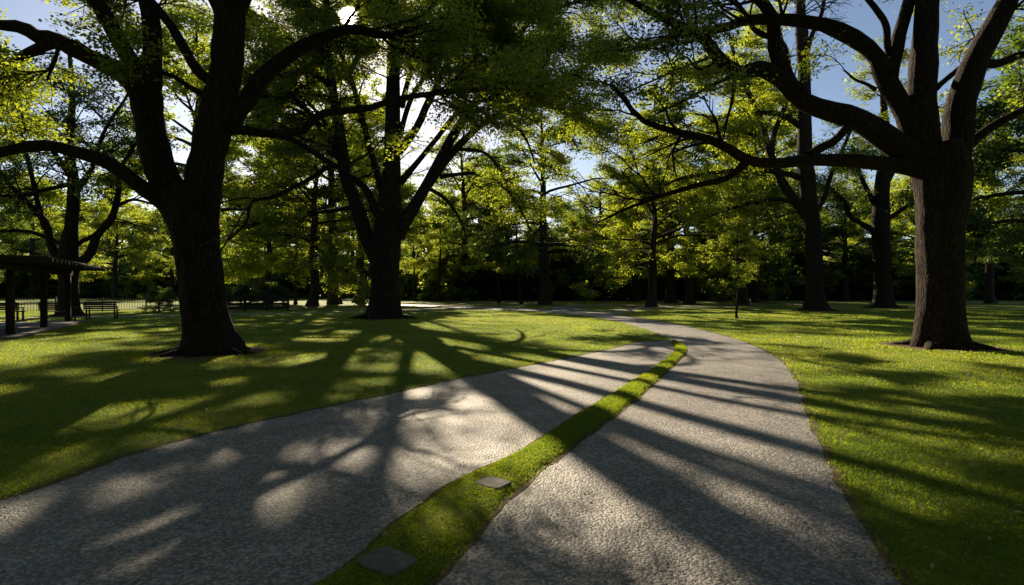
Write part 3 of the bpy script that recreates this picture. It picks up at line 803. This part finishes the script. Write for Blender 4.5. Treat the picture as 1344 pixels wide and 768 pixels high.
def ribbon(name, ctr, w, z, m):
    c = catmull(np.array(ctr), 120); t = np.gradient(c, axis=0); t = nrm(t); nn = np.stack([-t[:, 1], t[:, 0]], 1)
    return sheet(name, c+nn*w/2, c-nn*w/2, z, m, 120)
ribbon('loop_path', [G(*p) for p in [(775,409.5),(748,406.5),(738,404),(752,402),(800,400.6),(880,399.6)]], 2.2, .008, SLAB)
ribbon('branch_path', [G(*p) for p in [(795,412),(815,408),(840,405),(880,402.5),(960,400.5),(1050,399.3)]], 2.2, .012, SLAB)
ribbon('far_path', [(-9,70),(0,70.5),(30,72),(75,70),(110,66)], 3.0, .016, SLAB)
ribbon('pergola_path', [(-42,28),(-30,30.5),(-23.5,32.3),(-18,35.5),(-10,40),(-3,46)], 2.4, .010, SLAB)

# narrow raised turf strip between the two paths
def turf():
    n = 260; a = wobble(STRIP_L, .03, 11, n); b = wobble(STRIP_R, .03, 12, n); K = 13; V = []
    for i in range(n):
        for k in range(K):
            u = k/(K-1); p = a[i]*(1-u)+b[i]*u
            h = .045*(1-(2*u-1)**4)
            V.append((p[0], p[1], h+.002+.008*mn.noise(Vector((p[0]*4, p[1]*4, 0)))*(1-(2*u-1)**4)))
    Fq = [(i*K+k, i*K+k+1, (i+1)*K+k+1, (i+1)*K+k) for i in range(n-1) for k in range(K-1)]
    tag(link('turf_strip', np_mesh('turf_strip', V, Fq, True), LAWN), kind='structure')
    return a, b
sa, sb = turf()

# soil margins where the turf meets the paving
def margin(name, line, off, w, z):
    t = nrm(np.gradient(line, axis=0)); nn = np.stack([-t[:, 1], t[:, 0]], 1)*off
    n = len(line)
    wv = np.array([w*(.55+.9*abs(mn.noise(Vector((p[0]*2.1, p[1]*2.1, 9.3))))) for p in line])[:, None]
    a = line-nn*.012; b = line+nn*wv
    V = []
    for i in range(n):
        V.append((*a[i], z)); V.append((*b[i], z))
    Fq = [(2*i, 2*i+1, 2*i+3, 2*i+2) for i in range(n-1)]
    tag(link(name, np_mesh(name, V, Fq), SOIL), kind='structure')
margin('soil_edge', ll, 1, .13, .007)
margin('soil_edge', mr, -1, .08, .007)
margin('soil_edge', sa, 1, .035, .008)
margin('soil_edge', sb, -1, .045, .008)

def patch(name, x, y, r, z, m, seed, sy=1.0, label=None):
    n = 60; V = [(x, y, z+.0)]; 
    for ring in (.5, 1.0):
        for k in range(n):
            a = 2*math.pi*k/n
            rr = r*ring*(1+.28*mn.noise(Vector((math.cos(a)*1.6+seed, math.sin(a)*1.6, 0)))+.14*mn.noise(Vector((math.cos(a)*6+seed, math.sin(a)*6, 1))))
            V.append((x+math.cos(a)*rr, y+math.sin(a)*rr*sy, z))
    me = bpy.data.meshes.new(name)
    F3 = [(0, 1+k, 1+(k+1) % n) for k in range(n)]+[(1+k, 1+n+k, 1+n+(k+1) % n, 1+(k+1) % n) for k in range(n)]
    me.from_pydata(V, [], F3)
    tag(link(name, me, m), kind='structure')
SOILS = [(*t1.loc[:2], 1.55), (*t2.loc[:2], 1.9), (*t3.loc[:2], 1.7), (*t4.loc[:2], 1.4), (*G(967,418), .5)]
for i, (x, y, r) in enumerate(SOILS): patch('bare_soil', x+.1, y-.15, r, .004, SOIL, i*5.3)

# stepping stones let into the strip
def stone(px, py, rx, ry, rz, label):
    x, y = G(px, py)
    r = empty('stepping_stone', (x, y, .03), rz)
    n = 28; V = []; F_ = []
    for z, e in ((-.05, 0), (.018, 0), (.026, .012)):
        for k in range(n):
            a = 2*math.pi*k/n; ca, sa_ = math.cos(a), math.sin(a)
            q = (abs(ca)**7+abs(sa_)**7)**(-1/7)*(1+.07*mn.noise(Vector((ca*2+px, sa_*2, 0))))
            V.append((ca*q*(rx-e), sa_*q*(ry-e), z))
    me = bpy.data.meshes.new('stepping_stone')
    F_ = [tuple(range(2*n, 3*n))]+[(j*n+k, j*n+(k+1) % n, (j+1)*n+(k+1) % n, (j+1)*n+k) for j in range(2) for k in range(n)]
    me.from_pydata(V, [], F_)
    bpy.data.objects.remove(r)
    o = link('stepping_stone', me, STONE); o.location = (x, y, .036 if py > 700 else .027); o.rotation_euler = (0, 0, rz)
    tag(o, label, 'stepping stone', 'stepping stones in the grass strip')
    return (x, y, max(rx, ry)*1.08)
STONES = [stone(647, 641, .11, .13, .95, 'small flat grey stone set in the grass strip, farther up the strip'),
          stone(508, 748, .12, .155, .95, 'larger flat grey stone set in the grass strip at the bottom edge of the photo')]

# ------------------------------------------------------------ grass blades
def inpoly(x, y, poly):
    c = np.zeros(len(x), bool); n = len(poly); j = n-1
    for i in range(n):
        xi, yi = poly[i]; xj, yj = poly[j]
        if yi != yj:
            m_ = ((yi > y) != (yj > y)) & (x < (xj-xi)*(y-yi)/(yj-yi)+xi)
            c ^= m_
        j = i
    return c

def grass():
    g = np.random.default_rng(4)
    main = np.vstack([ml[::3], mr[::3][::-1]]); side = np.vstack([ll[::3], lr[::3][::-1]]); strip = np.vstack([sa[::2], sb[::2][::-1]])
    XS = []
    Yb = np.concatenate([[1.6, 2.6, 3.4], np.geomspace(4, 42, 22)])
    for y0, y1 in zip(Yb[:-1], Yb[1:]):
        ym = (y0+y1)/2; w0 = 1.02*ym+1.0
        dens = 5200*min(1, (3.6/ym)**1.55)
        N = int(dens*(y1-y0)*2*w0)
        x = g.uniform(-w0, w0, N); y = g.uniform(y0, y1, N)
        XS.append(np.stack([x, y], 1))
    # blades on the strip follow its slightly raised surface
    N = 60000; seg = np.linalg.norm(np.diff((sa+sb)/2, axis=0), axis=1)*np.linalg.norm(sa-sb, axis=1)[1:]*(1/np.maximum(3, sa[1:, 1]))**1.0
    seg[sa[1:, 1] < 1.3] = 0
    i = g.choice(len(seg), N, p=seg/seg.sum()); fr = g.random(N)[:, None]; u = g.uniform(.01, .99, N)
    pa = sa[i]*(1-fr)+sa[i+1]*fr; pb = sb[i]*(1-fr)+sb[i+1]*fr
    st = pa*(1-u[:, None])+pb*u[:, None]; zst = .045*(1-(2*u-1)**4)-.006
    A = np.vstack(XS)
    B = A+g.normal(size=A.shape)*.034*np.minimum(1, 9/A[:, 1:])
    A = A[~(inpoly(B[:, 0], B[:, 1], main) | inpoly(B[:, 0], B[:, 1], side))]
    A = A[~inpoly(A[:, 0], A[:, 1], strip)]; ins = np.zeros(len(A), bool); zb = np.concatenate([np.zeros(len(A)), zst])
    A = np.vstack([A, st]); ins = np.concatenate([ins, np.ones(len(st), bool)])
    # keep bare soil and stones free
    keep = np.ones(len(A), bool)
    for x, y, r in SOILS: keep &= ((A[:, 0]-x)**2+(A[:, 1]-y)**2) > (r*.95)**2*g.uniform(.6, 1.2, len(A))
    for x, y, r in STONES: keep &= ((A[:, 0]-x)**2+(A[:, 1]-y)**2) > (r*.95)**2
    A = A[keep]; ins = ins[keep]; zb = zb[keep]; M = len(A)
    Y = A[:, 1]; lod = np.maximum(1, Y/4.5)
    hn = np.array([mn.noise(Vector((a[0]*.9, a[1]*.9, 3))) for a in A[::1]])
    h = g.uniform(.018, .038, M)*(1+.35*hn)*np.where(ins, .95, 1)
    h *= np.minimum(1.5, 1+(lod-1)*.12)
    B = A+g.normal(size=A.shape)*.07; edge = (inpoly(B[:, 0], B[:, 1], main) | inpoly(B[:, 0], B[:, 1], side)) & ~ins
    h = h*np.where(edge, g.uniform(1.0, 1.9, M), 1)
    for x, y, r in SOILS: h = h*(1+.9*np.exp(-(((A[:, 0]-x)**2+(A[:, 1]-y)**2)/(r*1.15)**2-.8)**2*6))
    w = .0032*lod**.85*g.uniform(.7, 1.3, M)
    th = g.uniform(0, 2*np.pi, M); b = np.stack([np.cos(th), np.sin(th), np.zeros(M)], 1)
    lean = g.normal(size=(M, 3))*.45; lean[:, 2] = 1; lean = nrm(lean)
    base = np.stack([A[:, 0], A[:, 1], zb], 1)
    v0 = base-b*w[:, None]/2; v1 = base+b*w[:, None]/2
    mid = base+lean*(h*.55)[:, None]; tip = base+lean*h[:, None]+np.stack([lean[:, 0]*h*.5, lean[:, 1]*h*.5, -np.abs(lean[:, 0])*h*.2], 1)
    v2 = mid+b*w[:, None]*.4; v3 = tip
    V = np.stack([v0, v1, v2, v3], 1).reshape(-1, 3)
    h2 = 2*vnoise(A[:, 0], A[:, 1], 3.1)-1; h3 = 2*vnoise(A[:, 0]+31, A[:, 1]+9, .35)-1
    h = h*(1+.25*h3)
    ti = np.clip(.28+.22*hn+.24*h2+.12*h3+g.normal(size=M)*.16+(g.random(M) < .06)*.6, 0, 1)
    print('blades', M)
    o = link('grass', np_mesh('grass', V, np.arange(M*4).reshape(-1, 4), tint=ti), BLADE)
    tag(o, 'short mown grass covering the lawns and the strip between the paths', 'grass', kind='stuff')
def litter():
    g = np.random.default_rng(9)
    main = np.vstack([ml[::3], mr[::3][::-1]]); side = np.vstack([ll[::3], lr[::3][::-1]])
    N = 700; y = g.uniform(1.6, 4.8, N)**2*.75; x = g.uniform(-1, 1, N)*(y+.5)
    for sx, sy, sr in SOILS:
        a = g.uniform(0, 6.28, 90); rr = sr*g.uniform(.5, 1.9, 90); x = np.append(x, sx+np.cos(a)*rr); y = np.append(y, sy+np.sin(a)*rr)
    N = len(x)
    onp = inpoly(x, y, main) | inpoly(x, y, side)
    k = ~onp | (g.random(N) < .22); x = x[k]; y = y[k]; onp = onp[k]; M = len(x)
    s = np.stack([x, y, np.where(onp, .010, .035)], 1)
    a = nrm(np.stack([g.normal(size=M), g.normal(size=M), g.normal(size=M)*.2], 1))
    nr = nrm(g.normal(size=(M, 3))*.3+np.array([0, 0, 1])); b = nrm(np.cross(nr, a)); nr = np.cross(a, b)
    L = g.uniform(.018, .055, M)[:, None]; c = s+a*L*.5
    V = np.stack([s, c+b*L*.3+nr*L*.1, s+a*L, c-b*L*.3+nr*L*.1], 1).reshape(-1, 3)
    o = link('fallen_leaves', np_mesh('fallen_leaves', V, np.arange(4*M).reshape(-1, 4), tint=g.random(M)), LITTER)
    tag(o, 'scattered pale dry leaves lying in the short grass', 'fallen leaves', kind='stuff')
grass()
litter()
def pebbles():
    g = np.random.default_rng(19)
    main = np.vstack([ml[::3], mr[::3][::-1]]); side = np.vstack([ll[::3], lr[::3][::-1]])
    N = 9000; y = 1.7+g.random(N)**1.6*9; x = g.uniform(-1, 1, N)*(y+.4)
    onp = inpoly(x, y, main) | inpoly(x, y, side)
    xb = x+g.normal(size=N)*.12; yb = y+g.normal(size=N)*.12
    near = ~(inpoly(xb, yb, main) | inpoly(xb, yb, side))
    k = onp & (near | (g.random(N) < .22)); x = x[k]; y = y[k]; M = len(x)
    oc = np.array([(1,0,0),(0,1,0),(-1,0,0),(0,-1,0),(0,0,.8),(0,0,-.6)], float)
    fc = np.array([(0,1,4),(1,2,4),(2,3,4),(3,0,4),(1,0,5),(2,1,5),(3,2,5),(0,3,5)])
    r = g.uniform(.003, .0085, M)
    V = oc[None]*(r[:, None, None])*g.uniform(.7, 1.3, (M, 6, 3)); th = g.uniform(0, 6.28, M); c, s_ = np.cos(th)[:, None], np.sin(th)[:, None]
    V = np.stack([V[..., 0]*c-V[..., 1]*s_, V[..., 0]*s_+V[..., 1]*c, V[..., 2]], -1)+np.stack([x, y, .006+r*.4], 1)[:, None]
    Fq = (np.arange(M)[:, None, None]*6+fc[None]).reshape(-1, 3)
    tag(link('loose_gravel', np_mesh('loose_gravel', V.reshape(-1, 3), Fq), GRIT), 'small loose stones lying on the paths and along their edges', 'gravel', kind='stuff')
pebbles()

# ------------------------------------------------------------------ pergola
U = np.array([-.478, .878]); Vv = np.array([-.878, -.478])
PA = np.array([-18.9, 22.15]); rz = math.atan2(U[1], U[0])
# local frame: x along the long side (away from the viewer), y = left-hand perpendicular (towards Vv)
pg = empty('pergola', (*PA, 0), rz)
tag(pg, 'low dark timber pergola on posts at the left edge of the photo', 'pergola')
MB().box(-5.5, 5.0, -.5, 3.5, 0, .09, .01).build('floor_slab', SLAB, pg)
for i in range(-1, 2):
    for yy in (0.0, 3.0):
        MB().box(i*4.18-.10, i*4.18+.10, yy-.10, yy+.10, .09, 2.25, .012).build('post', WOOD, pg)
for yy in (0.0, 3.0):
    MB().box(-5.6, 4.9, yy-.06, yy+.06, 2.253, 2.50, .01).build('beam', WOOD, pg)
for k in range(18):
    x = -5.3+k*.59
    MB().box(x-.035, x+.035, -1.35, 3.65, 2.503, 2.62, .006).build('rafter', WOOD, pg)
MB().box(-5.7, 5.0, -1.25, 3.62, 2.623, 2.69, .01).build('roof', WOOD, pg)

# ------------------------------------------------------------------ benches
def bench():
    r = empty('park_bench', (0, 0, 0))
    L = 1.5
    m_ = MB()
    for k in range(4): m_.box(-L/2, L/2, -.22+k*.115, -.22+k*.115+.095, .43, .465, .006)
    m_.build('seat', WOOD, r)
    m_ = MB()
    for k in range(4):
        z = .54+k*.10; y = .26+k*.022
        m_.box(-L/2, L/2, y, y+.03, z, z+.085, .005)
    m_.build('backrest', WOOD, r)
    for sx in (-1, 1):
        x = sx*(L/2-.12)
        for yy, top in ((-.2, .43), (.22, .43)):
            MB().box(x-.035, x+.035, yy-.035, yy+.035, 0, top, .005).build('leg', IRON, r)
        MB().beam((x, .235, .42), (x, .335, .95), .05, .04).build('back_support', IRON, r)
        q = MB().box(x-.03, x+.03, -.24, .27, .64, .68, .006); q.box(x-.025, x+.025, -.23, -.19, .467, .64)
        q.build('armrest', IRON, r)
    return r
b0 = bench()
def copy_tree(o, parent=None):
    c = o.copy(); COL.objects.link(c); c.parent = parent
    for ch in [x for x in bpy.data.objects if x.parent == o]: copy_tree(ch, c)
    return c
spots = [((134, 419), 3.5, 'dark park bench just right of the last pergola post'),
         ((77, 420.5), 3.45, 'dark park bench seen between the two nearer pergola posts'),
         ((8, 421), 3.35, 'dark park bench cut by the left edge of the photo')]
for i, (p, rzz, lb) in enumerate(spots):
    o = b0 if i == 0 else copy_tree(b0)
    x, y = G(*p); o.location = (x, y, .01); o.rotation_euler = (0, 0, rzz)
    tag(o, lb, 'bench', 'benches beside the pergola')

# ------------------------------------------------------------------- fences
def railing():
    a = np.array(W(8, 0, 37.0)[:2]); b = np.array(W(246, 0, 42.0)[:2]); d = b-a; L = np.linalg.norm(d)
    r = empty('railing_fence', (*a, 0), math.atan2(d[1], d[0]))
    tag(r, 'low dark metal railing with upright bars in front of the sunny lawn at left', 'fence')
    MB().box(0, L, -.02, .02, .93, .97, .004).build('top_rail', IRON, r)
    MB().box(0, L, -.015, .015, .12, .15, .003).build('bottom_rail', IRON, r)
    n = int(L/2.2)
    for k in range(n+1):
        x = k*L/n; MB().box(x-.04, x+.04, -.04, .04, 0, 1.04, .006).build('post', IRON, r)
    m_ = MB(); k = 0; x = .16
    while x < L: m_.box(x-.011, x+.011, -.008, .008, .152, .928); x += .16
    tag(m_.build('bars', IRON, r), kind='stuff')
railing()
def rail_fence():
    a = np.array(G(292, 409)); b = np.array(G(378, 408)); d = b-a; L = np.linalg.norm(d)
    r = empty('wooden_fence', (*a, 0), math.atan2(d[1], d[0]))
    tag(r, 'dark wooden rail fence ending right of the forked tree trunk', 'fence')
    for z in (.18, .46, .74, 1.0): MB().box(-.1, L+.1, -.03, .03, z, z+.16, .006).build('rail', WOOD, r)
    n = 3
    for k in range(n+1):
        x = k*L/n; MB().box(x-.08, x+.08, .035, .19, 0, 1.25, .01).build('post', WOOD, r)
rail_fence()

# bushes near the fences
place('bush', 'bush', 'low dark bush at the right end of the metal railing', gx(226, 40), 38.5, .42, 1.0, .40, 'bushes near the fences', 'bush')
place('bush', 'bush', 'dark rounded bush directly behind the wooden rail fence', gx(352, 44), 44.5, .55, 2.0, .48, 'bushes near the fences', 'bush')
place('bush', 'bush', 'dark bush behind the left half of the wooden rail fence', gx(308, 44), 45, .6, 4.0, .45, 'bushes near the fences', 'bush')

# -------------------------------------------------------------------- light
el = math.asin(sv[2]); az = math.atan2(sv[0], sv[1])      # azimuth from +Y towards +X
sun = bpy.data.lights.new('sun', 'SUN'); sun.energy = 5.0; sun.angle = math.radians(.55); sun.color = (1.0, .82, .58)
so = bpy.data.objects.new('sun', sun); COL.objects.link(so)
so.rotation_euler = Vector(-sv).to_track_quat('-Z', 'Y').to_euler()
so.location = (0, 0, 60)

w = bpy.data.worlds.new('World'); SC.world = w; w.use_nodes = True
nt = w.node_tree; nt.nodes.clear()
out = nt.nodes.new('ShaderNodeOutputWorld'); bg = nt.nodes.new('ShaderNodeBackground')
sky = nt.nodes.new('ShaderNodeTexSky'); sky.sky_type = 'NISHITA'; sky.sun_disc = False
sky.sun_elevation = el; sky.sun_rotation = az; sky.air_density = .75; sky.dust_density = .4; sky.ozone_density = .2
bg.inputs['Strength'].default_value = .05
nt.links.new(sky.outputs[0], bg.inputs[0])
# the sun's disc and its bright surround, part of the sky itself
tc = nt.nodes.new('ShaderNodeTexCoord'); dp = nt.nodes.new('ShaderNodeVectorMath'); dp.operation = 'DOT_PRODUCT'
nt.links.new(tc.outputs['Generated'], dp.inputs[0]); dp.inputs[1].default_value = tuple(sv)
cl = mth(nt, 'MAXIMUM', dp.outputs['Value'], 0.0)
glow = mth(nt, 'ADD', mth(nt, 'MULTIPLY', mth(nt, 'POWER', cl, 60000.0), 60.0), mth(nt, 'ADD', mth(nt, 'MULTIPLY', mth(nt, 'POWER', cl, 1800.0), 1.6), mth(nt, 'MULTIPLY', mth(nt, 'POWER', cl, 250.0), .3)))
bg2 = nt.nodes.new('ShaderNodeBackground'); bg2.inputs[0].default_value = (1.0, .86, .66, 1)
nt.links.new(glow, bg2.inputs['Strength'])
ad = nt.nodes.new('ShaderNodeAddShader'); nt.links.new(bg.outputs[0], ad.inputs[0]); nt.links.new(bg2.outputs[0], ad.inputs[1])
nt.links.new(ad.outputs[0], out.inputs[0])

# ------------------------------------------------------------------- camera
cam = bpy.data.cameras.new('camera'); co = bpy.data.objects.new('camera', cam); COL.objects.link(co)
co.location = (0, 0, EYE); co.rotation_euler = (math.radians(90), 0, 0)
cam.sensor_width = 36; cam.lens = F/1344*36; cam.shift_y = -(384-HY)/1344
cam.clip_start = .05; cam.clip_end = 5000
SC.camera = co

SC.view_settings.view_transform = 'Standard'; SC.view_settings.look = 'None'
SC.view_settings.exposure = 1.28; SC.view_settings.gamma = 1.0
SC.render.engine = 'CYCLES'
c = SC.cycles
c.max_bounces = 6; c.diffuse_bounces = 3; c.glossy_bounces = 2; c.transmission_bounces = 4; c.transparent_max_bounces = 4
c.use_denoising = True; c.denoiser = 'OPENIMAGEDENOISE'; c.denoising_input_passes = 'RGB_ALBEDO_NORMAL'
c.sample_clamp_indirect = 3.0
c.caustics_reflective = False; c.caustics_refractive = False
